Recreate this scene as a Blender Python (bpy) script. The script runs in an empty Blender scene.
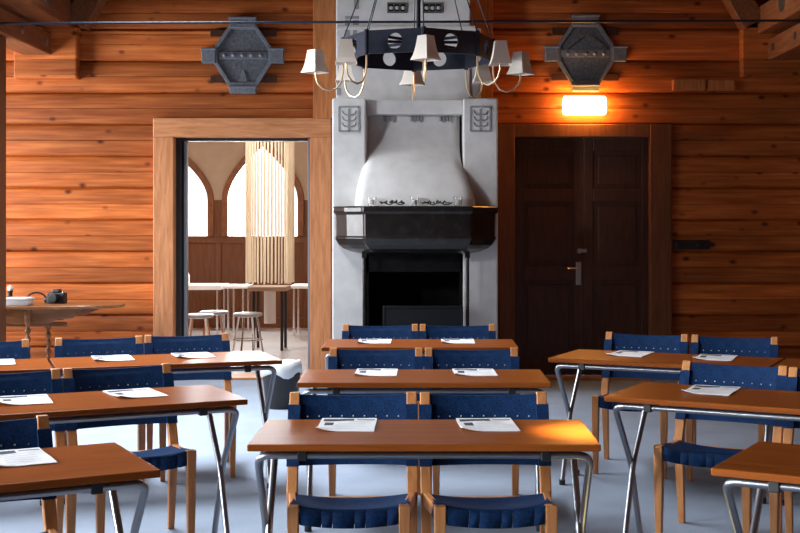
import bpy, bmesh, math, random
from mathutils import Vector, Matrix
random.seed(4)
PI = math.pi
scene = bpy.context.scene
COL = scene.collection
EYE = 1.474
F = 1250.0
VX, VY = 424.0, 225.0


def X(px, Y):
    return (px - VX) * Y / F


def Z(py, Y):
    return EYE + (VY - py) * Y / F


# ------------------------------------------------------------------ materials
def new_mat(name):
    m = bpy.data.materials.new(name)
    m.use_nodes = True
    nt = m.node_tree
    b = nt.nodes['Principled BSDF']
    return m, nt, b


def N(nt, typ, **kw):
    n = nt.nodes.new(typ)
    for k, v in kw.items():
        if k.startswith('i_'):
            n.inputs[k[2:].replace('_', ' ')].default_value = v
        else:
            setattr(n, k, v)
    return n


def mapped(nt, scale, loc=(0, 0, 0), rnd=True):
    tc = N(nt, 'ShaderNodeTexCoord')
    mp = N(nt, 'ShaderNodeMapping')
    mp.inputs['Scale'].default_value = scale
    mp.inputs['Location'].default_value = loc
    nt.links.new(tc.outputs['Object'], mp.inputs['Vector'])
    if rnd:
        oi = N(nt, 'ShaderNodeObjectInfo')
        ad = N(nt, 'ShaderNodeVectorMath', operation='ADD')
        ml = N(nt, 'ShaderNodeMath', operation='MULTIPLY')
        ml.inputs[1].default_value = 37.0
        nt.links.new(oi.outputs['Random'], ml.inputs[0])
        nt.links.new(mp.outputs[0], ad.inputs[0])
        nt.links.new(ml.outputs[0], ad.inputs[1])
        return tc, ad
    return tc, mp


def ramp(nt, fac, stops):
    r = N(nt, 'ShaderNodeValToRGB')
    e = r.color_ramp.elements
    e[0].position, e[0].color = stops[0][0], (*stops[0][1], 1)
    e[1].position, e[1].color = stops[-1][0], (*stops[-1][1], 1)
    for p, c in stops[1:-1]:
        x = e.new(p)
        x.color = (*c, 1)
    nt.links.new(fac, r.inputs[0])
    return r


def bump(nt, b, height, strength=0.2, dist=0.01):
    bp = N(nt, 'ShaderNodeBump')
    bp.inputs['Strength'].default_value = strength
    bp.inputs['Distance'].default_value = dist
    nt.links.new(height, bp.inputs['Height'])
    nt.links.new(bp.outputs[0], b.inputs['Normal'])


def wood(name, dark, light, scale=(1.5, 14, 14), rough=0.45, spec=0.4, coat=0.0, bumps=0.12):
    m, nt, b = new_mat(name)
    tc, mp = mapped(nt, scale)
    n = N(nt, 'ShaderNodeTexNoise')
    n.inputs['Scale'].default_value = 2.5
    n.inputs['Detail'].default_value = 6
    n.inputs['Distortion'].default_value = 0.6
    nt.links.new(mp.outputs[0], n.inputs['Vector'])
    r = ramp(nt, n.outputs['Fac'], [(0.3, dark), (0.7, light)])
    nt.links.new(r.outputs[0], b.inputs['Base Color'])
    b.inputs['Roughness'].default_value = rough
    b.inputs['Specular IOR Level'].default_value = spec
    b.inputs['Coat Weight'].default_value = coat
    b.inputs['Coat Roughness'].default_value = 0.2
    bump(nt, b, n.outputs['Fac'], bumps, 0.004)
    return m


def plain(name, col, rough=0.5, metal=0.0, spec=0.5, noise=0.0, nscale=30, bumps=0.0):
    m, nt, b = new_mat(name)
    b.inputs['Roughness'].default_value = rough
    b.inputs['Metallic'].default_value = metal
    b.inputs['Specular IOR Level'].default_value = spec
    tc, mp = mapped(nt, (1, 1, 1))
    n = N(nt, 'ShaderNodeTexNoise')
    n.inputs['Scale'].default_value = nscale
    n.inputs['Detail'].default_value = 5
    nt.links.new(mp.outputs[0], n.inputs['Vector'])
    lo = tuple(c * (1 - noise) for c in col)
    hi = tuple(min(1, c * (1 + noise)) for c in col)
    r = ramp(nt, n.outputs['Fac'], [(0.3, lo), (0.7, hi)])
    nt.links.new(r.outputs[0], b.inputs['Base Color'])
    if bumps:
        bump(nt, b, n.outputs['Fac'], bumps, 0.01)
    return m


LOG = 0.3054
LOG0 = 2.745


def log_wood():
    m, nt, b = new_mat('stained_log_pine')
    L = nt.links.new
    tc = N(nt, 'ShaderNodeTexCoord')
    sep = N(nt, 'ShaderNodeSeparateXYZ')
    L(tc.outputs['Object'], sep.inputs[0])
    # index of half log -> random tint
    s1 = N(nt, 'ShaderNodeMath', operation='SUBTRACT'); s1.inputs[1].default_value = LOG0
    L(sep.outputs['Z'], s1.inputs[0])
    s2 = N(nt, 'ShaderNodeMath', operation='DIVIDE'); s2.inputs[1].default_value = LOG / 2
    L(s1.outputs[0], s2.inputs[0])
    fl = N(nt, 'ShaderNodeMath', operation='FLOOR'); L(s2.outputs[0], fl.inputs[0])
    wn = N(nt, 'ShaderNodeTexWhiteNoise', noise_dimensions='1D'); L(fl.outputs[0], wn.inputs['W'])
    # grain
    off = N(nt, 'ShaderNodeVectorMath', operation='ADD')
    L(tc.outputs['Object'], off.inputs[0]); L(wn.outputs['Color'], off.inputs[1])
    mp = N(nt, 'ShaderNodeMapping'); mp.inputs['Scale'].default_value = (0.8, 6, 16)
    L(off.outputs[0], mp.inputs['Vector'])
    n = N(nt, 'ShaderNodeTexNoise'); n.inputs['Scale'].default_value = 2.2
    n.inputs['Detail'].default_value = 8; n.inputs['Distortion'].default_value = 0.3
    L(mp.outputs[0], n.inputs['Vector'])
    r = ramp(nt, n.outputs['Fac'], [(0.25, (0.31, 0.066, 0.010)), (0.52, (0.50, 0.122, 0.022)), (0.8, (0.68, 0.215, 0.052))])
    # patchy weathering along the logs
    mp3 = N(nt, 'ShaderNodeMapping'); mp3.inputs['Scale'].default_value = (1.1, 1, 4)
    L(off.outputs[0], mp3.inputs['Vector'])
    n3 = N(nt, 'ShaderNodeTexNoise'); n3.inputs['Scale'].default_value = 1.6; n3.inputs['Detail'].default_value = 3
    L(mp3.outputs[0], n3.inputs['Vector'])
    # knots
    mp2 = N(nt, 'ShaderNodeMapping'); mp2.inputs['Scale'].default_value = (4.2, 0.01, 6.5)
    L(off.outputs[0], mp2.inputs['Vector'])
    vo = N(nt, 'ShaderNodeTexVoronoi'); vo.inputs['Scale'].default_value = 1.0
    L(mp2.outputs[0], vo.inputs['Vector'])
    kr = ramp(nt, vo.outputs['Distance'], [(0.05, (0.16, 0.11, 0.09)), (0.10, (0.45, 0.36, 0.32)), (0.2, (1, 1, 1))])
    mx = N(nt, 'ShaderNodeMix', data_type='RGBA', blend_type='MULTIPLY'); mx.inputs[0].default_value = 1.0
    L(r.outputs[0], mx.inputs[6]); L(kr.outputs[0], mx.inputs[7])
    # tint
    mr = N(nt, 'ShaderNodeMapRange'); mr.inputs[3].default_value = 0.66; mr.inputs[4].default_value = 1.22
    L(wn.outputs['Value'], mr.inputs[0])
    mr3 = N(nt, 'ShaderNodeMapRange'); mr3.inputs[1].default_value = 0.3; mr3.inputs[2].default_value = 0.7
    mr3.inputs[3].default_value = 0.75; mr3.inputs[4].default_value = 1.12
    L(n3.outputs['Fac'], mr3.inputs[0])
    mm = N(nt, 'ShaderNodeMath', operation='MULTIPLY'); L(mr.outputs[0], mm.inputs[0]); L(mr3.outputs[0], mm.inputs[1])
    mx2 = N(nt, 'ShaderNodeVectorMath', operation='SCALE')
    L(mx.outputs[2], mx2.inputs[0]); L(mm.outputs[0], mx2.inputs['Scale'])
    L(mx2.outputs[0], b.inputs['Base Color'])
    b.inputs['Roughness'].default_value = 0.55
    b.inputs['Specular IOR Level'].default_value = 0.3
    bump(nt, b, n.outputs['Fac'], 0.25, 0.01)
    return m


def carpet_mat():
    m, nt, b = new_mat('grey_blue_carpet')
    tc, mp = mapped(nt, (1, 1, 1), rnd=False)
    n = N(nt, 'ShaderNodeTexNoise'); n.inputs['Scale'].default_value = 220; n.inputs['Detail'].default_value = 3
    nt.links.new(mp.outputs[0], n.inputs['Vector'])
    n2 = N(nt, 'ShaderNodeTexNoise'); n2.inputs['Scale'].default_value = 3; n2.inputs['Detail'].default_value = 4
    nt.links.new(mp.outputs[0], n2.inputs['Vector'])
    ad = N(nt, 'ShaderNodeMath', operation='ADD')
    m2 = N(nt, 'ShaderNodeMath', operation='MULTIPLY'); m2.inputs[1].default_value = 0.35
    nt.links.new(n2.outputs['Fac'], m2.inputs[0])
    nt.links.new(n.outputs['Fac'], ad.inputs[0]); nt.links.new(m2.outputs[0], ad.inputs[1])
    r = ramp(nt, ad.outputs[0], [(0.45, (0.21, 0.25, 0.32)), (0.9, (0.36, 0.42, 0.52))])
    nt.links.new(r.outputs[0], b.inputs['Base Color'])
    b.inputs['Roughness'].default_value = 0.95
    b.inputs['Specular IOR Level'].default_value = 0.1
    bump(nt, b, n.outputs['Fac'], 0.4, 0.004)
    return m


def webbing():
    m, nt, b = new_mat('navy_webbing')
    L = nt.links.new
    tc = N(nt, 'ShaderNodeTexCoord')
    ck = N(nt, 'ShaderNodeTexChecker'); ck.inputs['Scale'].default_value = 22.0
    mp = N(nt, 'ShaderNodeMapping'); mp.inputs['Location'].default_value = (0.0113, 0.0113, 0.0113)
    L(tc.outputs['Object'], mp.inputs['Vector']); L(mp.outputs[0], ck.inputs['Vector'])
    n = N(nt, 'ShaderNodeTexNoise'); n.inputs['Scale'].default_value = 160; n.inputs['Detail'].default_value = 3
    L(tc.outputs['Object'], n.inputs['Vector'])
    r = ramp(nt, n.outputs['Fac'], [(0.3, (0.0035, 0.015, 0.054)), (0.75, (0.010, 0.043, 0.132))])
    mx = N(nt, 'ShaderNodeMix', data_type='RGBA', blend_type='MULTIPLY'); mx.inputs[0].default_value = 1.0
    rr = ramp(nt, ck.outputs['Fac'], [(0.0, (0.86, 0.86, 0.86)), (1.0, (1, 1, 1))])
    L(r.outputs[0], mx.inputs[6]); L(rr.outputs[0], mx.inputs[7])
    L(mx.outputs[2], b.inputs['Base Color'])
    b.inputs['Roughness'].default_value = 0.75
    b.inputs['Specular IOR Level'].default_value = 0.12
    bump(nt, b, n.outputs['Fac'], 0.3, 0.003)
    return m


def emit(name, col, strength):
    m, nt, b = new_mat(name)
    b.inputs['Base Color'].default_value = (*col, 1)
    b.inputs['Emission Color'].default_value = (*col, 1)
    b.inputs['Emission Strength'].default_value = strength
    return m


def glass(name, col=(1, 1, 1), rough=0.0):
    m, nt, b = new_mat(name)
    b.inputs['Base Color'].default_value = (*col, 1)
    b.inputs['Transmission Weight'].default_value = 1.0
    b.inputs['Roughness'].default_value = rough
    return m


def translucent(name, col, mixv=0.5):
    m, nt, b = new_mat(name)
    tr = N(nt, 'ShaderNodeBsdfTranslucent'); tr.inputs[0].default_value = (*col, 1)
    df = N(nt, 'ShaderNodeBsdfDiffuse'); df.inputs[0].default_value = (*col, 1)
    mx = N(nt, 'ShaderNodeMixShader'); mx.inputs[0].default_value = mixv
    nt.links.new(df.outputs[0], mx.inputs[1]); nt.links.new(tr.outputs[0], mx.inputs[2])
    nt.links.new(mx.outputs[0], nt.nodes['Material Output'].inputs[0])
    return m


M = dict(
    log=log_wood(),
    pine=wood('pale_pine_trim', (0.44, 0.165, 0.06), (0.67, 0.29, 0.125), (14, 14, 1.5), 0.5),
    pine_h=wood('pale_pine_lintel', (0.44, 0.165, 0.06), (0.67, 0.29, 0.125), (1.5, 14, 14), 0.5),
    corner=wood('stained_corner_board', (0.38, 0.12, 0.032), (0.58, 0.215, 0.07), (14, 14, 1.5), 0.5),
    stain=wood('brown_stained_timber', (0.12, 0.036, 0.011), (0.2, 0.065, 0.02), (14, 14, 1.5), 0.5),
    beam=wood('roof_timber', (0.14, 0.045, 0.014), (0.28, 0.095, 0.032), (14, 1.2, 14), 0.55),
    darkpost=wood('dark_post_timber', (0.09, 0.032, 0.014), (0.15, 0.055, 0.022), (14, 14, 1.2), 0.5),
    ceil=wood('ceiling_boards', (0.10, 0.03, 0.010), (0.18, 0.055, 0.018), (14, 1.0, 14), 0.6),
    door=wood('dark_door_timber', (0.045, 0.016, 0.009), (0.08, 0.028, 0.014), (14, 14, 1.5), 0.45),
    table=wood('mahogany_table_top', (0.18, 0.045, 0.008), (0.28, 0.074, 0.014), (1.2, 16, 16), 0.3, 0.07, 0.0, 0.03),
    edge=wood('table_edge_band', (0.15, 0.042, 0.012), (0.21, 0.062, 0.018), (1.2, 16, 16), 0.35),
    chair=wood('oiled_beech', (0.42, 0.16, 0.052), (0.60, 0.26, 0.092), (14, 14, 1.5), 0.4, 0.45, 0.1, 0.05),
    web=webbing(),
    stitch=plain('pale_stitching', (0.55, 0.55, 0.52), 0.7),
    steel=plain('brushed_steel_tube', (0.33, 0.34, 0.37), 0.33, 0.95),
    black=plain('black_plastic', (0.012, 0.012, 0.014), 0.45),
    carpet=carpet_mat(),
    paper=plain('white_paper', (0.82, 0.83, 0.85), 0.6),
    ink=plain('dark_blue_print', (0.02, 0.03, 0.06), 0.6),
    ink2=plain('grey_print', (0.28, 0.29, 0.33), 0.6),
    plaster=plain('rough_white_plaster', (0.62, 0.60, 0.585), 0.8, 0, 0.25, 0.09, 7, 0.25),
    relief=plain('grey_relief_stone', (0.27, 0.265, 0.27), 0.8, 0, 0.25, 0.15, 25, 0.2),
    relief2=plain('dark_relief_stone', (0.10, 0.095, 0.095), 0.8, 0, 0.25, 0.2, 25, 0.2),  # darker grey for the chimney panel frames
    iron=plain('black_polished_iron', (0.035, 0.03, 0.028), 0.24, 0.6, 0.6, 0.3, 12, 0.03),
    soot=plain('soot_black_brick', (0.008, 0.007, 0.007), 0.9, 0, 0.1, 0.4, 10, 0.3),
    screen=plain('dark_screen_glass', (0.005, 0.006, 0.009), 0.6, 0, 0.25),
    plaque=plain('grey_cast_iron', (0.13, 0.14, 0.155), 0.5, 0.25, 0.5, 0.35, 40, 0.25),
    plaque2=plain('grey_cast_iron_rim', (0.19, 0.205, 0.235), 0.45, 0.3, 0.5, 0.2, 40, 0.1),
    ring=plain('blue_black_iron', (0.012, 0.017, 0.034), 0.4, 0.3, 0.5, 0.3, 30, 0.1),
    brass=plain('brass_arm', (0.75, 0.58, 0.36), 0.35, 0.7),
    shade=translucent('cream_fabric_shade', (0.88, 0.80, 0.71), 0.2),
    lamp=emit('lit_opal_glass', (1.0, 0.46, 0.11), 60.0),
    grey_metal=plain('grey_door_metal', (0.35, 0.36, 0.38), 0.4, 0.6),
    dark_metal=plain('dark_door_metal', (0.03, 0.03, 0.032), 0.45, 0.4),
    handle=plain('worn_metal_handle', (0.55, 0.53, 0.5), 0.3, 0.9),
    cream=plain('cream_annex_wall', (0.50, 0.36, 0.255), 0.85, 0, 0.2, 0.06, 6),
    annex=wood('annex_panelling', (0.12, 0.038, 0.012), (0.20, 0.07, 0.023), (14, 14, 1.2), 0.45),
    annex_trim=wood('annex_arch_trim', (0.17, 0.055, 0.018), (0.28, 0.10, 0.034), (6, 6, 6), 0.45),
    annex_floor=plain('pale_annex_floor', (0.74, 0.70, 0.67), 0.2, 0, 0.6, 0.08, 3),
    cloth=plain('white_cloth', (0.85, 0.84, 0.82), 0.8),
    strand=translucent('cream_bead_strand', (0.93, 0.85, 0.72)),
    desk=wood('old_desk_oak', (0.24, 0.085, 0.028), (0.42, 0.17, 0.06), (1.5, 14, 14), 0.35, 0.5, 0.15),
    binbag=plain('white_bin_bag', (0.8, 0.8, 0.78), 0.4),
    glass=glass('clear_glass'),
    leaf=plain('dry_dark_leaf', (0.03, 0.028, 0.022), 0.7),
    wax=plain('white_wax', (0.8, 0.78, 0.72), 0.5),
    chrome=plain('chrome_tube', (0.75, 0.76, 0.78), 0.15, 1.0),
)


# ------------------------------------------------------------------ mesh kit
class MB:
    def __init__(self):
        self.v, self.f, self.mi = [], [], []

    def add(self, verts, faces, mat=0):
        o = len(self.v)
        self.v += [tuple(p) for p in verts]
        self.f += [tuple(i + o for i in q) for q in faces]
        self.mi += [mat] * len(faces)
        return self

    def box(self, x0, x1, y0, y1, z0, z1, mat=0):
        v = [(x, y, z) for x in (x0, x1) for y in (y0, y1) for z in (z0, z1)]
        return self.add(v, [(0, 1, 3, 2), (4, 6, 7, 5), (0, 4, 5, 1), (2, 3, 7, 6), (0, 2, 6, 4), (1, 5, 7, 3)], mat)

    def loft(self, loops, mat=0, cap=True, closed=True):
        n = len(loops[0])
        v = [p for l in loops for p in l]
        f = []
        for i in range(len(loops) - 1):
            for j in range(n if closed else n - 1):
                k = (j + 1) % n
                f.append((i * n + j, i * n + k, (i + 1) * n + k, (i + 1) * n + j))
        if cap:
            f.append(tuple(range(n))[::-1])
            f.append(tuple(range((len(loops) - 1) * n, len(loops) * n)))
        return self.add(v, f, mat)

    def bar(self, p0, p1, w0, d0, w1=None, d1=None, mat=0):
        """upright bar between two points, section w (x) by d (y)"""
        w1 = w0 if w1 is None else w1
        d1 = d0 if d1 is None else d1
        L = []
        for (p, w, d) in ((p0, w0, d0), (p1, w1, d1)):
            L.append([(p[0] + a * w / 2, p[1] + b * d / 2, p[2]) for a, b in ((-1, -1), (1, -1), (1, 1), (-1, 1))])
        return self.loft(L, mat)

    def beam(self, p0, p1, w, h, up=(0, 0, 1), mat=0):
        p0, p1 = Vector(p0), Vector(p1)
        t = (p1 - p0).normalized()
        s = t.cross(Vector(up)).normalized()
        u = s.cross(t)
        L = [[p + s * a * w / 2 + u * b * h / 2 for a, b in ((-1, -1), (1, -1), (1, 1), (-1, 1))] for p in (p0, p1)]
        return self.loft(L, mat)

    def tube(self, pts, r, seg=10, mat=0, cap=True):
        pts = [Vector(p) for p in pts]
        rs = r if isinstance(r, (list, tuple)) else [r] * len(pts)
        loops = []
        t0 = (pts[1] - pts[0]).normalized()
        ref = Vector((0, 0, 1)) if abs(t0.z) < 0.9 else Vector((1, 0, 0))
        s = t0.cross(ref).normalized()
        for i, p in enumerate(pts):
            a = pts[max(i - 1, 0)]
            c = pts[min(i + 1, len(pts) - 1)]
            t = (c - a).normalized()
            s = (s - t * s.dot(t)).normalized()
            u = t.cross(s)
            loops.append([p + (s * math.cos(k * 2 * PI / seg) + u * math.sin(k * 2 * PI / seg)) * rs[i] for k in range(seg)])
        return self.loft(loops, mat, cap)

    def lathe(self, prof, c=(0, 0, 0), seg=20, mat=0, cap=True):
        L = [[(c[0] + r * math.cos(k * 2 * PI / seg), c[1] + r * math.sin(k * 2 * PI / seg), c[2] + z) for k in range(seg)] for r, z in prof]
        return self.loft(L, mat, cap)

    def ball(self, c, r, mat=0, seg=12, sz=1.0):
        pr = [(max(1e-4, r * math.sin(a * PI / 8)), -r * sz * math.cos(a * PI / 8)) for a in range(9)]
        return self.lathe(pr, c, seg, mat)

    def prism(self, poly, axis, a0, a1, mat=0):
        """poly: 2D outline; axis 'x','y','z' = extrusion axis"""
        def P(p, a):
            return {'x': (a, p[0], p[1]), 'y': (p[0], a, p[1]), 'z': (p[0], p[1], a)}[axis]
        return self.loft([[P(p, a0) for p in poly], [P(p, a1) for p in poly]], mat)

    def build(self, name, mats, parent=None, smooth=False, bevel=0.0, seg=2, loc=None, solid=0.0):
        me = bpy.data.meshes.new(name)
        me.from_pydata(self.v, [], self.f)
        for m in (mats if isinstance(mats, (list, tuple)) else [mats]):
            me.materials.append(M[m])
        for p, i in zip(me.polygons, self.mi):
            p.material_index = i
        bm = bmesh.new()
        bm.from_mesh(me)
        if not solid:
            bmesh.ops.recalc_face_normals(bm, faces=bm.faces)
        if smooth:
            for f in bm.faces:
                f.smooth = True
            for e in bm.edges:
                if len(e.link_faces) == 2 and e.calc_face_angle(0) > 0.7:
                    e.smooth = False
        bm.to_mesh(me)
        bm.free()
        o = bpy.data.objects.new(name, me)
        COL.objects.link(o)
        if parent:
            o.parent = parent
        if loc:
            o.location = loc
        if solid:
            md = o.modifiers.new('solid', 'SOLIDIFY')
            md.thickness = solid
            md.offset = 0
        if bevel:
            md = o.modifiers.new('bevel', 'BEVEL')
            md.width = bevel
            md.segments = seg
            md.limit_method = 'ANGLE'
            md.angle_limit = 0.7
        return o


def tag(o, label=None, cat=None, group=None, kind=None):
    if label:
        o['label'] = label
    if cat:
        o['category'] = cat
    if group:
        o['group'] = group
    if kind:
        o['kind'] = kind
    return o


def empty(name, loc=(0, 0, 0), rz=0.0, label=None, cat=None, group=None, kind=None):
    o = bpy.data.objects.new(name, None)
    COL.objects.link(o)
    o.empty_display_size = 0.1
    o.location = loc
    o.rotation_euler = (0, 0, rz)
    return tag(o, label, cat, group, kind)


KIDS = {}


def copy_tree(o, parent=None):
    c = o.copy()
    COL.objects.link(c)
    if parent:
        c.parent = parent
    for ch in [x for x in list(bpy.data.objects) if x.parent == o]:
        copy_tree(ch, c)
    return c


# ------------------------------------------------------------------ room shell
YB = 12.0     # face of the log wall
YR = -3.0


def log_panel(mb, x0, x1, z0, z1):
    base = [(0.0, 0.034), (0.025, 0.012), (0.06, -0.001), (0.16, -0.006), (0.34, -0.008), (0.485, -0.007), (0.5, 0.001),
            (0.512, -0.008), (0.64, -0.009), (0.80, -0.008), (0.92, -0.002), (0.972, 0.012)]
    pts = []
    k = math.floor((z0 - LOG0) / LOG)
    while LOG0 + k * LOG < z1:
        for t, d in base:
            z = LOG0 + (k + t) * LOG
            if z0 < z < z1:
                pts.append((YB + d, z))
        k += 1
    poly = [(YB, z0)] + pts + [(YB, z1), (YB + 0.25, z1), (YB + 0.25, z0)]
    mb.prism(poly, 'x', x0, x1)


DL0, DL1, DLT = X(174, YB), X(312, YB), Z(137, YB)      # doorway to the annex
DR0, DR1, DRT = X(513, YB), X(651, YB), Z(136, YB)      # dark double door
w = MB()
log_panel(w, -5.6, DL0, 0, 3.3)
log_panel(w, -5.6, -3.5, 3.3, 3.48)
log_panel(w, 3.4, 5.6, 3.3, 3.48)
log_panel(w, DL0, DL1, DLT, 3.3)
log_panel(w, DL1, DR0, 0, 3.3)
log_panel(w, DR0, DR1, DRT, 3.3)
log_panel(w, DR1, 5.6, 0, 3.3)
log_panel(w, -3.5, 3.4, 3.3, 6.4)
tag(w.build('wall_back', 'log', smooth=True), 'orange-stained log wall behind the fireplace', None, None, 'structure')

w = MB().box(-5.9, 5.9, YR, YB + 0.25, -0.12, 0)
tag(w.build('floor', 'carpet'), 'grey-blue carpeted hall floor', None, None, 'structure')

# left wall with four window openings (daylight)
WIN = [(-1.6, 0.4), (2.0, 4.0), (5.4, 7.4), (9.3, 11.45)]
w = MB()
w.box(-5.9, -5.6, YR, YB + 0.25, 0, 0.75).box(-5.9, -5.6, YR, YB + 0.25, 2.95, 3.4)
ys = [YR] + [v for p in WIN for v in p] + [YB + 0.25]
for a, b in zip(ys[::2], ys[1::2]):
    w.box(-5.9, -5.6, a, b, 0.75, 2.95)
tag(w.build('wall_left', 'stain'), 'timber side wall with tall windows', None, None, 'structure')
for i, (a, b) in enumerate(WIN):
    w = MB()
    w.box(-5.75, -5.68, a, a + 0.06, 0.75, 2.95).box(-5.75, -5.68, b - 0.06, b, 0.75, 2.95)
    w.box(-5.75, -5.68, a, b, 0.75, 0.81).box(-5.75, -5.68, a, b, 2.89, 2.95)
    w.box(-5.74, -5.69, (a + b) / 2 - 0.02, (a + b) / 2 + 0.02, 0.8, 2.9)
    tag(w.build('window_%d' % (i + 1), 'pine'), None, None, None, 'structure')
w = MB().box(5.6, 5.9, YR, YB + 0.25, 0, 3.4)
tag(w.build('wall_right', 'stain'), 'timber side wall', None, None, 'structure')
w = MB().box(-5.9, 5.9, YR - 0.25, YR, 0, 6.6)
tag(w.build('wall_front', 'stain'), None, None, None, 'structure')
t = 0.15
prof = [(-5.9, 3.35), (-3.65, 3.35), (-3.45, 3.62), (-1.9, 6.3), (1.75, 6.3), (3.3, 3.62), (3.5, 3.35), (5.9, 3.35),
        (5.9, 3.5), (3.6, 3.5), (3.45, 3.75), (1.85, 6.5), (-2.0, 6.5), (-3.6, 3.75), (-3.75, 3.5), (-5.9, 3.5)]
w = MB().prism(prof, 'y', YR - 0.2, YB + 0.25)
tag(w.build('ceiling', 'ceil'), 'steep dark boarded roof', None, None, 'structure')

# roof timbers
def bolt(mb_parent, name, p, r, mat, axis='x', d=0.02):
    mb = MB()
    e = Vector({'x': (1, 0, 0), 'y': (0, 1, 0)}[axis]) * d
    p = Vector(p)
    mb.tube([p - e, p + e * 0.6, p + e], [r, r, r * 0.7], 14)
    return mb.build(name, mat, mb_parent, smooth=True)


def eave(sx, xin, zin, xup, side, lit):
    # long lower beam, upper plate, each running the length of the hall, post below
    y0 = YR
    o = MB().box(min(xin, xin + sx * 0.28), max(xin, xin + sx * 0.28), y0, YB, zin, zin + 0.2).build('roof_beam', 'beam', bevel=0.012)
    tag(o, '%s lower roof beam above the side aisle' % side, 'beam', 'roof timbers', 'structure')
    for yy in (11.0, 11.7):
        bolt(o, 'bolt', (xin - sx * 0.003, yy, zin + 0.1), 0.035, 'steel' if lit else 'dark_metal', 'x', 0.014)
    o = MB().box(min(xup, xup + sx * 0.3), max(xup, xup + sx * 0.3), y0, YB, zin + 0.25, zin + 0.5).build('roof_beam', 'beam', bevel=0.012)
    tag(o, '%s upper roof plate running under the steep ceiling' % side, 'beam', 'roof timbers', 'structure')
    bolt(o, 'bolt', (xup - sx * 0.003, 11.05, zin + 0.40), 0.08, 'steel' if lit else 'dark_metal', 'x', 0.012)


eave(-1, -3.54, 3.09, -3.33, 'left', True)
eave(1, 3.27, 3.04, 3.17, 'right', True)
for side, x0, x1, z0, xr in (('left', -3.9, X(76, 11.84), Z(78, 11.84), -3.30), ('right', X(743, 11.84), 3.62, Z(76, 11.84), 3.12)):
    o = MB().box(x0, x1, 11.87, YB, z0, 3.36).build('log_bracket', 'log', bevel=0.015)
    tag(o, 'squared timber bracket under the %s eave on the log wall' % side, 'bracket', 'eave brackets', 'structure')
    s = -1 if side == 'right' else 1
    o = MB().beam((xr, 11.88, 3.38), (xr + s * 1.6, 11.88, 3.38 + 1.6 * 1.732), 0.22, 0.2, (0, 1, 0)).build('rafter', 'beam', bevel=0.01)
    tag(o, 'steep rafter rising from the %s eave bracket' % side, 'rafter', 'roof timbers', 'structure')
for x0, nm in ((-3.92, 'left'), (3.27, 'right')):
    for yy in (10.5, 4.6, -1.4) if nm == 'left' else (10.5, -1.4):
        if nm == 'left' and yy == 4.6:
            continue
        o = MB().box(x0, x0 + 0.32 if nm == 'left' else x0 + 0.28, yy, yy + 0.28, 0, 3.09 if nm == 'left' else 3.04).build('timber_post', 'darkpost', bevel=0.012)
        tag(o, 'dark square timber post carrying the %s roof beam' % nm if yy > 5 else 'timber post', 'post', None, 'structure')

# iron tie rod across the hall
o = MB().tube([(-3.54, 10.4, Z(23.3, 10.4)), (3.27, 10.4, Z(20.5, 10.4))], 0.010, 10).build('tie_rod', 'ring', smooth=True)
tag(o, 'thin black iron tie rod spanning the hall behind the chandelier', 'tie rod')

# ------------------------------------------------------------------ door surrounds
o = MB().box(X(153, 11.93), X(173.5, 11.93), 11.93, YB + 0.26, 0, Z(137, 11.93)).box(X(310, 11.93), X(331, 11.93), 11.93, YB + 0.26, 0, Z(137, 11.93)).build('trim_1', 'pine', bevel=0.008)
tag(o, 'wide pale pine side boards of the open doorway', None, None, 'structure')
o = MB().box(X(153, 11.93), X(331, 11.93), 11.925, YB + 0.26, Z(137, 11.93), Z(118, 11.93)).build('trim_2', 'pine_h', bevel=0.008)
tag(o, 'pale pine head board over the open doorway', None, None, 'structure')
for i, (a, b) in enumerate(((313, 336), (470, 493))):
    zb = Z(118, 11.9) if i == 0 else 0
    o = MB().box(X(a, 11.9), X(b, 11.9), 11.9, YB, zb, 5.5).build('trim_%d' % (3 + i), 'corner', bevel=0.006)
    tag(o, 'vertical board on the log wall beside the chimney', None, None, 'structure')
o = MB().box(X(650, 11.93), X(672, 11.93), 11.93, YB + 0.1, 0, Z(124, 11.93)).box(X(499, 11.93), X(515, 11.93), 11.93, YB + 0.1, 0, Z(124, 11.93)) \
    .box(X(515, 11.93), X(650, 11.93), 11.935, YB + 0.1, Z(137, 11.93), Z(124, 11.93)).build('trim_5', 'stain', bevel=0.008)
tag(o, 'dark stained surround of the closed double door', None, None, 'structure')
# skirting boards
o = MB().box(-5.6, X(153, 11.95), 11.95, YB + 0.02, 0, 0.12).build('baseboard_back', 'corner', bevel=0.01)
tag(o, None, None, None, 'structure')
o = MB().box(X(672, 11.95), 5.6, 11.95, YB + 0.02, 0, 0.12).build('baseboard_right', 'corner', bevel=0.01)
tag(o, None, None, None, 'structure')
o = MB().box(X(515, 11.9), X(650, 11.9), 11.86, YB + 0.1, 0, 0.025).build('trim_6', 'pine_h', bevel=0.005)
tag(o, 'worn wooden threshold under the dark double door', None, None, 'structure')
o = MB().box(X(174, 11.9), X(312, 11.9), 11.9, YB + 0.26, 0, 0.02).build('trim_7', 'pine_h', bevel=0.005)
tag(o, None, None, None, 'structure')

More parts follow.
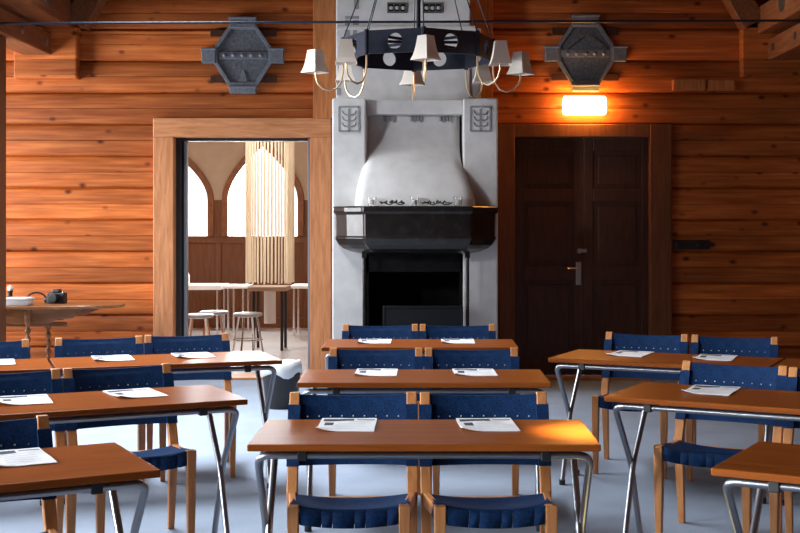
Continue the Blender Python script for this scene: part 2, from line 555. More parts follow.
# metal frame of the open doorway
d1 = empty('door_1', (0, 12.1, 0), 0, 'slim metal frame of the open doorway into the next room', None, None, 'structure')
yy = 0.0
MB().box(X(173, 12), X(180, 12), -0.05, 0.12, 0, Z(138, 12)).build('side_frame', 'dark_metal', d1, bevel=0.004)
MB().box(X(181.5, 12), X(184.5, 12), 0.02, 0.1, 0, Z(140, 12)).build('side_frame', 'grey_metal', d1, bevel=0.004)
MB().box(X(180, 12), X(181.5, 12), 0.03, 0.1, 0, Z(138, 12)).build('rebate', 'dark_metal', d1)
MB().box(X(307, 12), X(311.5, 12), -0.02, 0.12, 0, Z(138, 12)).build('side_frame', 'grey_metal', d1, bevel=0.004)
MB().box(X(179.5, 12), X(307, 12), -0.02, 0.12, Z(140.3, 12), Z(137, 12)).build('head_frame', 'dark_metal', d1, bevel=0.004)

# dark double door
d2 = empty('door_2', (0, 12.03, 0), 0, 'closed dark brown panelled double door right of the fireplace', None, None, 'structure')
for a, b in ((513, 583.6), (583.7, 651)):
    x0, x1 = X(a, 12.03), X(b, 12.03)
    zt = Z(138, 12.03)
    mb = MB().box(x0, x1, 0.02, 0.06, 0.03, zt)
    s = 0.09
    zs = [0.03, 0.2, 0.95, 1.08, 1.70, 1.82, zt - 0.12, zt]
    mb.box(x0, x0 + s, 0, 0.02, 0.03, zt).box(x1 - s, x1, 0, 0.02, 0.03, zt)
    for q in range(0, 8, 2):
        mb.box(x0 + s, x1 - s, 0, 0.02, zs[q], zs[q + 1])
    for q in (1, 3, 5):
        mb.box(x0 + s + 0.05, x1 - s - 0.05, 0.008, 0.02, zs[q] + 0.05, zs[q + 1] - 0.05)
    leaf = mb.build('door_leaf', 'door', d2, bevel=0.005)
    if a < 520:
        hx = x1 - 0.05
        tag(MB().box(hx - 0.025, hx + 0.025, -0.012, 0.0, Z(285, 12), Z(262, 12)).build('handle_plate', 'handle', leaf, bevel=0.004), 'worn metal handle plate')
        MB().tube([(hx, -0.01, Z(268, 12)), (hx, -0.05, Z(268, 12)), (hx - 0.02, -0.06, Z(268, 12)), (hx - 0.11, -0.06, Z(268.5, 12))], 0.009).build('lever', 'handle', leaf, smooth=True)
        MB().lathe([(0.02, 0), (0.026, 0.004), (0.022, 0.012)], (0, 0, 0), 16).build('lock_rose', 'handle', leaf, smooth=True, loc=(hx + 0.01, 0, Z(251, 12))).rotation_euler = (PI / 2, 0, 0)
        MB().box(hx + 0.03, hx + 0.08, -0.012, 0.0, Z(252.5, 12), Z(249, 12)).build('bolt_plate', 'handle', leaf, bevel=0.003)

# ------------------------------------------------------------------ wall plaques
def plaque(cx, cz, label, roof):
    R = empty('wall_plaque', (cx, YB - 0.02, cz), 0, label, 'plaque', 'grey iron wall plaques')
    u = 0.0096
    def octo(k):
        P = [(-13.5, 30), (13.5, 30), (28.5, 8), (28.5, -8), (14, -31), (-14, -31), (-28.5, -8), (-28.5, 8)]
        return [(x * u * k, z * u * k) for x, z in P]
    MB().prism(octo(0.97), 'y', -0.03, 0.02).build('face', 'plaque', R, bevel=0.004)
    # rim
    mb = MB()
    a, b = octo(1.0), octo(0.87)
    for i in range(8):
        j = (i + 1) % 8
        poly = [a[i], a[j], b[j], b[i]]
        mb.prism(poly, 'y', -0.055, -0.02)
    MB.build(mb, 'rim', 'plaque2', R, bevel=0.003)
    # middle band with small studs
    MB().box(-24 * u, 24 * u, -0.05, -0.02, -3.5 * u, 3.5 * u).build('band', 'plaque2', R, bevel=0.004)
    for k in range(-2, 3):
        MB().ball((k * 9 * u, -0.05, 0), 0.022, 0, 10).build('stud', 'plaque2', R, smooth=True)
    for nm, x0, x1, z0, z1 in (('top_lug', -13, 13, 27, 38), ('bottom_lug', -13, 13, -38, -31), ('side_lug', -40.5, -27, -8, 7), ('side_lug', 27, 40.5, -8, 7)):
        mb = MB().box(x0 * u, x1 * u, -0.075, 0.02, z0 * u, z1 * u)
        mb.box((x0 - 1) * u, (x1 + 1) * u, -0.085, 0.02, z1 * u - 0.02, z1 * u)
        mb.build(nm, 'plaque2', R, bevel=0.005)
    for sx in (-1, 1):
        for sz in (-1, 1):
            mb = MB().box(min(sx * 17 * u, sx * 33 * u), max(sx * 17 * u, sx * 33 * u), -0.015, 0.02, sz * 23 * u - 0.035, sz * 23 * u + 0.03)
            mb.build('crossbar', 'door', R, bevel=0.004)
    mb = MB()
    if roof:
        for sx in (-1, 1):
            mb.beam((0, -0.035, 20 * u), (sx * 20 * u, -0.035, 5 * u), 0.03, 0.035, (0, 1, 0))
        mb.lathe([(0.07, 0), (0.05, 0.02), (0.02, 0.03)], (0, 0, 0), 14)
        mb.build('emblem', 'plaque', R)
    else:
        mb.prism([(-4 * u, -26 * u), (4 * u, -26 * u), (2.5 * u, -19 * u), (1 * u, -15 * u), (-1 * u, -15 * u), (-2.5 * u, -19 * u)], 'y', -0.045, -0.02)
        mb.build('emblem', 'plaque2', R)


plaque(X(243.5, 11.98), Z(56, 11.98), 'grey octagonal iron plaque on the log wall above the open doorway', False)
plaque(X(585, 11.98), Z(54, 11.98), 'dark octagonal iron plaque above the lit wall lamp', True)

# wall lamp
R = empty('wall_lamp', (X(584.5, 11.9), YB - 0.02, Z(105.5, 11.9)), 0, 'glowing rectangular wall lamp above the dark double door', 'lamp')
MB().box(-0.17, 0.17, -0.04, 0.02, -0.06, 0.06).build('backplate', 'grey_metal', R, bevel=0.01)
MB().box(-0.205, 0.205, -0.13, -0.04, -0.09, 0.085).build('glass_cover', 'lamp', R, bevel=0.028, seg=4)
# wooden strip and rack on the right of the wall
o = MB().box(X(674, 11.9), X(706, 11.9), -0.05, 0.03, -0.05, 0.055).box(X(709, 11.9), X(736, 11.9), -0.04, 0.03, -0.05, 0.05).build('wooden_block', 'corner', bevel=0.008, loc=(0, YB - 0.03, Z(84.5, 11.9)))
tag(o, 'plain wooden block fixed to the log wall right of the wall lamp', 'wooden block')
R = empty('wall_rack', (X(693.5, 11.9), YB - 0.02, Z(245, 11.9)), 0, 'short dark rack on the log wall right of the double door', 'rack')
MB().box(-0.17, 0.17, -0.03, 0.03, -0.045, 0.045).build('rail', 'black', R, bevel=0.008)
for k in range(4):
    MB().tube([(-0.13 + k * 0.087, -0.03, 0), (-0.13 + k * 0.087, -0.075, 0), (-0.13 + k * 0.087, -0.085, 0.02)], 0.008, 8).build('hook', 'black', R, smooth=True)

# ------------------------------------------------------------------ fireplace
FY = 11.1
FP = empty('fireplace', (X(415, FY), FY, 0), 0, 'tall white plastered fireplace with black iron hood in the middle of the log wall', 'fireplace')
fx, fy = FP.location.x, FP.location.y


def fbuild(mb, name, mat, parent=FP, **k):
    o = mb.build(name, mat, parent, **k)
    if parent is FP:
        o.location = (-fx, -fy, 0)
    return o


zs98 = Z(98, FY)
for a, b in ((332, 366), (463, 498)):
    p = fbuild(MB().box(X(a, FY), X(b, FY), FY, YB, 0, zs98), 'pillar', 'plaster', bevel=0.018, seg=3)
    # relief tile
    cx = X(349 if a < 400 else 480.5, FY)
    cz, hw, hh = Z(119, FY), 0.087, 0.108
    mb = MB()
    y1, y0 = FY + 0.002, FY - 0.010
    mb.box(cx - hw, cx + hw, y0 + 0.006, y1, cz - hh, cz + hh, 1)
    for s in (-1, 1):
        mb.box(cx + s * hw - 0.009, cx + s * hw + 0.009, y0, y1, cz - hh, cz + hh)
        mb.box(cx - hw, cx + hw, y0, y1, cz + s * hh - 0.009, cz + s * hh + 0.009)
    mb.box(cx - 0.01, cx + 0.01, y0, y1, cz - hh, cz + hh * 0.85)
    for k in range(3):
        zc = cz - 0.055 + k * 0.052
        for s in (-1, 1):
            pts = [(cx, y0 + 0.002, zc - 0.012), (cx + s * 0.03, y0 + 0.002, zc - 0.012), (cx + s * 0.052, y0 + 0.002, zc), (cx + s * 0.062, y0 + 0.002, zc + 0.024)]
            mb.tube(pts, 0.008, 6)
    tl = mb.build('relief_tile', ['relief', 'plaster'], p)
    tl.location = (0, 0, 0)
fbuild(MB().box(X(366, FY), X(463, FY), FY + 0.14, YB, Z(113, FY), zs98), 'lintel', 'plaster', bevel=0.008)
# frieze under the lintel
for k, cxp in enumerate((391, 418, 447)):
    mb = MB()
    ya, yb = FY + 0.27, FY + 0.36
    cx = X(cxp, ya)
    z0, z1 = Z(118, ya), Z(114, ya)
    mb.box(cx - 0.075, cx + 0.035, ya, yb, z0 + 0.015, z1)
    mb.box(cx + 0.045, cx + 0.125, ya + 0.005, yb, z0 + 0.03, z1 + 0.005)
    for j in range(4):
        mb.box(cx - 0.07 + j * 0.03, cx - 0.052 + j * 0.03, ya, yb, z0 - 0.028 - 0.01 * (j % 2), z0 + 0.02)
    fbuild(mb, 'frieze_ornament', 'relief')
# bell shaped plaster hood
def hsec(py, half, yf, back=YB, rad=0.10):
    Yp = max(yf, 10.8)
    c = X(411.5 + 3.5 * min(1, max(0, (py - 150) / 50)), yf)
    hw_ = half * yf / F
    z = Z(py, yf)
    pts = [(c - hw_, back, z)]
    for k in range(7):
        a = PI + k * (PI / 2) / 6
        pts.append((c - hw_ + rad + rad * math.cos(a), yf + rad + rad * math.sin(a), z))
    for k in range(7):
        a = 1.5 * PI + k * (PI / 2) / 6
        pts.append((c + hw_ - rad + rad * math.cos(a), yf + rad + rad * math.sin(a), z))
    pts.append((c + hw_, back, z))
    return pts


secs = [(100, 48.6, 11.42), (125, 48.6, 11.38), (140, 48.6, 11.31), (150, 48.6, 11.22), (158, 48.8, 11.12), (165, 50, 11.05), (172, 52.5, 10.99), (180, 55.5, 10.94),
        (190, 58.5, 10.89), (200, 60.2, 10.86), (208, 61, 10.85)]
fbuild(MB().loft([hsec(a, b, c) for a, b, c in secs]), 'plaster_hood', 'plaster', smooth=True)
# iron smoke hood
def isec(py, inset):
    z = Z(py, 10.75)
    P = [(334, 11.1), (335, 11.0), (345.5, 10.87), (362, 10.72), (364, 10.69), (472, 10.69), (474, 10.72), (487, 10.87), (496, 11.0), (497, 11.1)]
    cx = X(415.5, 10.9)
    out = []
    for px, y in P:
        x = X(px, y)
        k = 1 - inset / 0.7
        yb = 11.1 - (11.1 - y) * (1 - inset * 1.6)
        out.append((cx + (x - cx) * k, yb, z))
    return out


fbuild(MB().loft([isec(206, 0.0), isec(207, -0.012), isec(211.5, -0.012), isec(213, 0.0), isec(214, 0.010), isec(236, 0.014), isec(238.5, 0.004), isec(240, 0.01), isec(245, 0.035), isec(249, 0.075), isec(252, 0.14), isec(254, 0.22)]), 'iron_hood', 'iron', bevel=0.006)
fbuild(MB().box(X(366, FY), X(463, FY), 11.78, YB, 0, Z(215, FY)), 'firebox_back', 'soot')
for a, b in ((366, 368.5), (460.5, 463)):
    fbuild(MB().box(X(a, FY), X(b, FY), FY + 0.02, 11.8, 0, Z(250, FY)), 'firebox_side', 'soot')
fbuild(MB().box(X(366, FY), X(463, FY), FY + 0.02, 11.9, Z(272, FY), Z(215, FY)), 'smoke_shelf', 'soot')
fbuild(MB().box(X(366, FY), X(463, FY), 10.75, 11.9, 0, 0.1), 'hearth', 'soot', bevel=0.01)
for a in (364.3, 467.5):
    fbuild(MB().tube([(X(a, 10.95), 10.95, 0.0), (X(a, 10.95), 10.95, Z(254, 10.95))], 0.016, 10).box(X(a - 2.4, 10.95), X(a + 2.4, 10.95), 10.93, 10.99, Z(258, 10.95), Z(244, 10.95)), 'support_post', 'iron', smooth=True)
# chimney breast above
CY = 11.3
ch = fbuild(MB().box(X(336, CY), X(470, CY), CY, YB, zs98 - 0.03, 6.2), 'chimney', 'plaster', bevel=0.012)
fbuild(MB().box(X(468, CY), X(481, CY), CY + 0.03, YB, zs98 - 0.03, Z(27, CY)), 'chimney_shoulder', 'plaster', bevel=0.012)
for cxp in (397, 432.5):
    mb = MB()
    x0, x1 = X(cxp - 9, CY), X(cxp + 9, CY)
    z0, z1 = Z(13.2, CY), Z(2.8, CY)
    mb.box(x0, x1, CY - 0.004, CY + 0.02, z0, z1, 1)  # flat black sheet stands in for the dark recess
    mb.box(x0, x1, CY - 0.022, CY, z1 - 0.014, z1).box(x0, x1, CY - 0.022, CY, z0, z0 + 0.014)
    for k in range(4):
        xx = x0 + (x1 - x0) * k / 3
        mb.box(xx - 0.007, xx + 0.007, CY - 0.02, CY, z0, z1)
    for k in range(3):
        mb.ball((x0 + (x1 - x0) * (k + 0.5) / 3, CY - 0.004, (z0 + z1) / 2), 0.018, 2, 10)
    o = mb.build('relief_panel', ['relief2', 'soot', 'plaster'], ch)
for (a, b, c, d) in ((354, 359, 0, 9), (345, 359, 16, 19), (345, 349, 20, 27), (353, 359, 20, 25), (345, 350, 29, 38), (353, 357, 30, 36), (337, 340, 78, 86), (337, 341, 88, 95), (338, 341, 66, 74)):
    MB().box(X(a, CY), X(b, CY), CY - 0.004, CY + 0.01, Z(d, CY), Z(c, CY)).build('painted_block', 'relief', ch)
fbuild(MB().box(X(336, CY - 0.03), X(476, CY - 0.03), CY - 0.03, YB, Z(30, CY), Z(26, CY)), 'ledge', 'plaster', bevel=0.008)

o = MB().box(-0.33, 0.33, -0.012, 0.012, 0.0, 0.6).box(-0.35, -0.33, -0.018, 0.018, -0.02, 0.62).box(0.33, 0.35, -0.018, 0.018, -0.02, 0.62).box(-0.33, 0.33, -0.018, 0.018, 0.6, 0.62) \
    .box(-0.35, -0.29, -0.12, 0.12, -0.05, -0.02).box(0.29, 0.35, -0.12, 0.12, -0.05, -0.02).build('fire_screen', 'screen', bevel=0.004, loc=(X(423, 10.9), 10.9, 0.15))
tag(o, 'dark upright fire screen in front of the black firebox', 'fire screen')

# things on the iron hood's ledge
ZL = Z(206, 10.75) + 0.001
for nm, px in (('left', 372), ('middle', 414.5), ('right', 458)):
    R = empty('tealight_glass', (X(px, 10.77), 10.775, ZL), 0, '%s glass tealight holder of three on the iron hood ledge' % {'left': 'leftmost', 'middle': 'middle', 'right': 'rightmost'}[nm], 'candle holder', 'tealights on the fireplace')
    MB().lathe([(0.03, 0), (0.034, 0.004), (0.04, 0.08), (0.036, 0.08), (0.03, 0.012), (0.001, 0.012)], (0, 0, 0), 18).build('glass_cup', 'glass', R, smooth=True)
    MB().lathe([(0.022, 0), (0.022, 0.04), (0.002, 0.041)], (0, 0, 0.013), 14).build('candle', 'wax', R, smooth=True)
for lab, px0, px1, n in (('dark dried sprig on the hood ledge between left and middle tealights', 381, 405, 16), ('long dark dried sprig on the hood ledge between middle and right tealights', 422, 452, 20)):
    R = empty('dried_sprig', (X(px0, 10.78), 10.745, ZL + 0.007), 0, lab, 'sprig', 'dried sprigs on the fireplace')
    Lw = X(px1, 10.78) - X(px0, 10.78)
    MB().tube([(Lw * k / 8, 0.008 * math.sin(k), 0.012 + 0.01 * math.sin(k * 1.7)) for k in range(9)], 0.006, 6).build('stem', 'leaf', R)
    mb = MB()
    for k in range(n):
        x = Lw * (k + 0.5) / n
        a = random.uniform(-1, 1)
        d = Vector((a * 0.03, random.uniform(-0.012, 0.0), random.uniform(0.012, 0.04)))
        p = Vector((x, 0, 0.012))
        s = Vector((0.010, 0.006, 0))
        mb.add([p, p + d * 0.5 + s, p + d, p + d * 0.5 - s, p + d * 0.5 + Vector((0, -0.008, 0))], [(0, 1, 4), (1, 2, 4), (2, 3, 4), (3, 0, 4), (0, 3, 2, 1)])
    mb.build('leaves', 'leaf', R)

# ------------------------------------------------------------------ chandelier
CHY = 9.5
CHX = X(418.5, CHY)
CD = empty('chandelier', (CHX, CHY, 0), 0, 'black octagonal iron chandelier ring with small cream lampshades on curved arms', 'chandelier')
r_ring, zb_, zt_ = 0.57, 2.715, 2.885
A0 = math.radians(4)
def cpos(k, r, z):
    a = -PI / 2 + A0 + k * PI / 4
    return Vector((r * math.cos(a), r * math.sin(a), z))


for k in range(8):
    p0, p1 = cpos(k, r_ring, 0), cpos(k + 1, r_ring, 0)
    mid = (p0 + p1) / 2
    t = (p1 - p0).normalized()
    n = Vector((mid.x, mid.y, 0)).normalized()
    Lh = (p1 - p0).length / 2
    zc = (zb_ + zt_) / 2
    mb = MB()
    hh = (zt_ - zb_) / 2
    ns = 32
    def sq(a):
        c, s = math.cos(a), math.sin(a)
        m = 1 / max(abs(c) / Lh, abs(s) / hh)
        return c * m, s * m
    loops = []
    # outer boundary angles including corners
    ca = math.atan2(hh, Lh)
    angs = sorted(set([i * 2 * PI / ns for i in range(ns)] + [ca, PI - ca, PI + ca, 2 * PI - ca]))
    hr = 0.058
    for d, lst in ((0.008, 'o'), (0.008, 'i'), (-0.008, 'i'), (-0.008, 'o')):
        L = []
        for a in angs:
            x, z = sq(a) if lst == 'o' else (hr * math.cos(a), hr * math.sin(a))
            L.append(mid + t * x + n * d + Vector((0, 0, zc + z)))
        loops.append(L)
    loops.append(loops[0])
    mb.loft(loops, cap=False)
    mb.build('ring_panel', 'ring', CD)
    MB().tube([cpos(k, r_ring + 0.004, zb_ - 0.008), cpos(k, r_ring + 0.004, zt_ + 0.008)], 0.016, 8).build('corner_strap', 'ring', CD, smooth=True)
    # arm
    pr = [(r_ring, zb_ + 0.01), (r_ring + 0.002, zb_ - 0.08), (r_ring + 0.015, zb_ - 0.15), (r_ring + 0.05, zb_ - 0.205), (r_ring + 0.10, zb_ - 0.225), (r_ring + 0.155, zb_ - 0.21),
          (r_ring + 0.195, zb_ - 0.17), (r_ring + 0.21, zb_ - 0.12), (r_ring + 0.212, zb_ - 0.085)]
    arm = MB().tube([cpos(k, r, z) for r, z in pr], 0.0075, 8).build('arm', 'brass', CD, smooth=True)
    e = cpos(k, r_ring + 0.212, zb_ - 0.085)
    MB().lathe([(0.004, 0), (0.022, 0.004), (0.024, 0.014), (0.012, 0.02), (0.012, 0.085), (0.004, 0.09)], e, 12).build('candle_socket', 'wax', arm, smooth=True)
    loops = []
    ang = -PI / 2 + A0 + k * PI / 4
    for zz, hd in ((-0.035, 0.108), (-0.025, 0.103), (0.0, 0.089), (0.03, 0.079), (0.07, 0.069), (0.135, 0.057)):
        loops.append([e + Vector((hd * math.cos(ang + q * PI / 2), hd * math.sin(ang + q * PI / 2), zz + 0.03)) for q in range(4)])
    MB().loft(loops, cap=False).build('lampshade', 'shade', CD, solid=0.003)
MB().tube([(0, 0, zb_ + 0.05), (0, 0, 6.35)], 0.016, 10).build('stem', 'ring', CD, smooth=True)
mb = MB()
for k in range(4):
    mb.beam(cpos(k, r_ring, zt_ - 0.02), cpos(k + 4, r_ring, zt_ - 0.02), 0.02, 0.02)
mb.build('spokes', 'ring', CD)
for k in range(8):
    MB().tube([cpos(k, r_ring, zt_), cpos(k, 0.03, 4.3)], 0.005, 6).build('hanging_rod', 'ring', CD)
MB().lathe([(0.02, 4.24), (0.05, 4.27), (0.05, 4.33), (0.02, 4.36)], (0, 0, 0), 14).build('hub', 'ring', CD, smooth=True)

# ------------------------------------------------------------------ seminar tables
TH, TD, TW = 0.73, 0.55, 1.2


def rounded(pts, rad, n=5):
    out = [Vector(pts[0])]
    for i in range(1, len(pts) - 1):
        a, b, c = Vector(pts[i - 1]), Vector(pts[i]), Vector(pts[i + 1])
        d0, d1 = (a - b).normalized(), (c - b).normalized()
        p0, p1 = b + d0 * rad, b + d1 * rad
        for k in range(n + 1):
            u = k / n
            out.append(p0 * (1 - u) ** 2 + b * 2 * u * (1 - u) + p1 * u * u)
    out.append(Vector(pts[-1]))
    return out


def make_table():
    R = empty('seminar_table')
    MB().box(-TW / 2, TW / 2, 0, TD, TH - 0.024, TH).build('tabletop', 'table', R, bevel=0.004)
    yc = TD / 2
    for sy in (-1, 1):
        yt, yf = yc + sy * 0.22, yc - sy * 0.15
        zr = TH - 0.046
        MB().tube([(-0.40, yt, zr), (0.40, yt, zr)], 0.0125, 12).build('rail', 'steel', R, smooth=True)
        for sx in (-1, 1):
            xo = sx * (0.572 - (0.014 if sy > 0 else 0))
            pts = [(sx * 0.40, yt, zr), (xo, yt, zr), (xo, yc - sy * 0.006, 0.395), (xo, yf, 0.012)]
            path = rounded(pts[:3] + [pts[3]], 0.05, 6)
            leg = MB().tube(path, 0.0135, 12).build('leg', 'steel', R, smooth=True)
            MB().tube([(xo, yf, 0.0), (xo, yf - sy * 0.004, 0.03)], 0.018, 10).build('foot', 'black', leg, smooth=True)
            MB().box(min(sx * 0.40, sx * 0.435), max(sx * 0.40, sx * 0.435), yt - 0.018, yt + 0.018, TH - 0.064, TH - 0.024).build('bracket', 'black', R, bevel=0.004)
    return R


PW = 0.043


def post_y(z):
    if z < 0.42:
        return 0.235 - 0.045 * z / 0.42
    return 0.19 + (z - 0.42) * 0.145 / 0.373


def make_chair():
    R = empty('webbing_chair')
    xb = 0.259 - PW / 2
    for s in (-1, 1):
        mb = MB()
        loops = []
        for z, wx, wy in ((0, 0.030, 0.028), (0.2, 0.037, 0.034), (0.42, PW, 0.040), (0.6, PW, 0.034), (0.793, PW * 0.95, 0.026)):
            xc = s * (xb - (PW - wx) / 2 * 0.3)
            loops.append([(xc + a * wx / 2, post_y(z) + b * wy / 2, z) for a, b in ((-1, -1), (1, -1), (1, 1), (-1, 1))])
        mb.loft(loops)
        mb.build('back_post', 'chair', R, bevel=0.004)
        mb = MB()
        xl = s * (0.2225 - PW / 2)
        mb.loft([[(xl + a * wx / 2, -0.25 + b * wy / 2, z) for a, b in ((-1, -1), (1, -1), (1, 1), (-1, 1))] for z, wx, wy in ((0, 0.028, 0.028), (0.25, 0.038, 0.036), (0.463, PW, 0.042))])
        mb.build('front_leg', 'chair', R, bevel=0.004)
        MB().beam((s * 0.2, -0.235, 0.425), (s * xb, 0.18, 0.395), 0.026, 0.05).build('side_rail', 'chair', R, bevel=0.004)
    MB().box(-0.18, 0.18, -0.256, -0.232, 0.395, 0.438).build('front_rail', 'chair', R, bevel=0.004)
    MB().box(-xb, xb, 0.186, 0.208, 0.355, 0.397).build('back_rail', 'chair', R, bevel=0.004)
    # seat : webbing, sagging, wrapped over the front rail with slits between the straps
    xs = []
    ns = 9
    for i in range(ns):
        a = -1 + 2 * i / ns
        b = -1 + 2 * (i + 1) / ns
        xs += [a + 0.006, b - 0.006]
    ys_ = [-0.262, -0.262, -0.25, -0.2, -0.13, -0.05, 0.03, 0.10, 0.16, 0.178, 0.178]
    v, f = [], []
    for j, y in enumerate(ys_):
        t_ = (y + 0.25) / 0.42
        for i, u in enumerate(xs):
            hw = 0.178 if j < 2 else (0.216 + 0.012 * max(t_, 0))
            x = u * hw
            sag = (1 - u * u)
            edge = 0.462 - 0.05 * max(0, t_)
            z = edge - sag * (0.018 + 0.022 * math.sin(min(1, max(0, t_)) * PI))
            if j == 0:
                z = edge - 0.066 - sag * 0.014 
            if j == 1:
                z = edge - 0.006 - sag * 0.018
            if j == len(ys_) - 1:
                z -= 0.05
            v.append((x, y, z))
    nx = len(xs)
    for j in range(len(ys_) - 1):
        for i in range(nx - 1):
            if j == 0 and i in (3, 5, 9, 11, 15):
                continue
            f.append((j * nx + i, j * nx + i + 1, (j + 1) * nx + i + 1, (j + 1) * nx + i))
    # side wraps
    o = len(v)
    for s, col in ((-1, 0), (1, nx - 1)):
        base = len(v)
        for j in range(2, len(ys_) - 1):
            p = v[j * nx + col]
            v.append((p[0] + s * 0.004, p[1], p[2] - 0.05))
        for j in range(2, len(ys_) - 2):
            a, b = j * nx + col, (j + 1) * nx + col
            c, d = base + j - 1, base + j - 2
            f.append((a, b, c, d) if s > 0 else (b, a, d, c))
    MB().add(v, f).build('seat', 'web', R, smooth=True, solid=0.007)
    # backrest
    mb = MB()
    v, f = [], []
    zl = [0.516, 0.56, 0.61, 0.66, 0.71, 0.748, 0.770, 0.785]
    nu = 12
    xi = xb - PW / 2 + 0.002
    for sgn in (-1, 1):
        for z in zl:
            for i in range(nu + 1):
                u = -1 + 2 * i / nu
                bul = 0.022 * (1 - u * u)
                zz = z - (0.008 * (1 - u * u) if z > 0.75 else 0)
                v.append((u * xi, post_y(z) + bul + sgn * 0.006, zz))
    n1 = (nu + 1) * len(zl)
    for j in range(len(zl) - 1):
        for i in range(nu):
            a = j * (nu + 1) + i
            f.append((a, a + 1, a + nu + 2, a + nu + 1))
            f.append((n1 + a, n1 + a + nu + 1, n1 + a + nu + 2, n1 + a + 1))
    for i in range(nu):
        f.append((i, n1 + i, n1 + i + 1, i + 1))
        a = (len(zl) - 1) * (nu + 1) + i
        f.append((a, a + 1, n1 + a + 1, n1 + a))
    for j in range(len(zl) - 1):
        for i in (0, nu):
            a = j * (nu + 1) + i
            f.append((a, a + nu + 1, n1 + a + nu + 1, n1 + a))
    mb.add(v, f)
    for s in (-1, 1):
        loops = []
        for z in (0.516, 0.58, 0.65, 0.70, 0.748):
            loops.append([(s * xb + a * (PW + 0.006) / 2, post_y(z) + b * 0.046 / 2, z) for a, b in ((-1, -1), (1, -1), (1, 1), (-1, 1))])
        mb.loft(loops)
    # pale stitches
    for i in range(9):
        u = -0.84 + 1.68 * i / 8
        for z in (0.70,):
            y = post_y(z) + 0.022 * (1 - u * u) - 0.0075
            mb.box(u * xi - 0.0025, u * xi + 0.0025, y - 0.001, y + 0.001, z - 0.0025, z + 0.0025, 1)
    mb.build('backrest', ['web', 'stitch'], R, bevel=0.0)
    return R


def make_paper(k):
    rnd = random.Random(k)
    R = MB()
    w_, h_ = 0.105, 0.1485
    nu, nv = 8, 10
    v, f, mi = [], [], []
    def zz(x, y):
        c = max(0, (-(x / w_) - (y / h_)) - 1.1)          # near-left corner lifts
        return 0.003 + 0.018 * c * c + 0.0015 * math.sin(x * 40 + k) * math.sin(y * 23)
    for sgn in (1, 0):
        for j in range(nv + 1):
            for i in range(nu + 1):
                x, y = -w_ + 2 * w_ * i / nu, -h_ + 2 * h_ * j / nv
                v.append((x, y, zz(x, y) if sgn else zz(x, y) - 0.0022))
    n1 = (nu + 1) * (nv + 1)
    for j in range(nv):
        for i in range(nu):
            a = j * (nu + 1) + i
            f.append((a, a + 1, a + nu + 2, a + nu + 1))
            f.append((n1 + a, n1 + a + nu + 1, n1 + a + nu + 2, n1 + a + 1))
    rim = [i for i in range(nu)] + [nu + (nu + 1) * j for j in range(nv)] + [n1 - 1 - i for i in range(nu)] + [(nu + 1) * (nv - j) for j in range(nv)]
    for a, b in zip(rim, rim[1:] + rim[:1]):
        f.append((a, n1 + a, n1 + b, b))
    R.add(v, f)
    def patch(x0, x1, y0, y1, m):
        q = 6
        pv, pf = [], []
        for i in range(q + 1):
            x = x0 + (x1 - x0) * i / q
            pv += [(x, y0, zz(x, y0) + 0.0006), (x, y1, zz(x, y1) + 0.0006)]
        for i in range(q):
            pf.append((2 * i, 2 * i + 2, 2 * i + 3, 2 * i + 1))
        R.add(pv, pf, m)
    patch(-0.095, 0.02, 0.075, 0.125, 1)
    patch(0.03, 0.098, 0.095, 0.12, 2)
    patch(-0.085, -0.052, -0.03, 0.045, 1)
    for q in range(5):
        y = 0.055 - q * 0.036
        patch(-0.04, 0.09 - 0.03 * rnd.random(), y - 0.003, y, 2)
    return R.build('handout', ['paper', 'ink', 'ink2'])


proto_t = make_table()
proto_c = make_chair()
used = {'t': False, 'c': False, 'p': 0}


def local(org, th, x, y, z=0):
    c, s = math.cos(th), math.sin(th)
    return (org[0] + c * x - s * y, org[1] + s * x + c * y, z)


def place_table(org, deg, label):
    o = proto_t if not used['t'] else copy_tree(proto_t)
    used['t'] = True
    o.location = (org[0], org[1], 0)
    o.rotation_euler = (0, 0, math.radians(deg))
    tag(o, label, 'table', 'seminar tables')
    return o


def place_chair(org, deg, x, y, label, extra=0.0):
    o = proto_c if not used['c'] else copy_tree(proto_c)
    used['c'] = True
    o.location = local(org, math.radians(deg), x, y)
    o.rotation_euler = (0, 0, math.radians(deg + extra))
    tag(o, label, 'chair', 'blue webbing chairs')
    return o


def place_paper(org, deg, x, y, label, extra=0.0):
    used['p'] += 1
    o = make_paper(used['p'])
    p = local(org, math.radians(deg), x, y)
    o.location = (p[0], p[1], TH + 0.0005)
    o.rotation_euler = (0, 0, math.radians(deg + extra))
    tag(o, label, 'handout', 'printed handouts on the tables')


# rows: (origin, angle, table phrase, [(chair x, chair y, extra)], [(paper x, y, extra)])
def corner_right(p, deg):
    t_ = math.radians(deg)
    return (p[0] - 0.6 * math.cos(t_), p[1] - 0.6 * math.sin(t_))


def corner_left(p, deg):
    t_ = math.radians(deg)
    return (p[0] + 0.6 * math.cos(t_), p[1] + 0.6 * math.sin(t_))


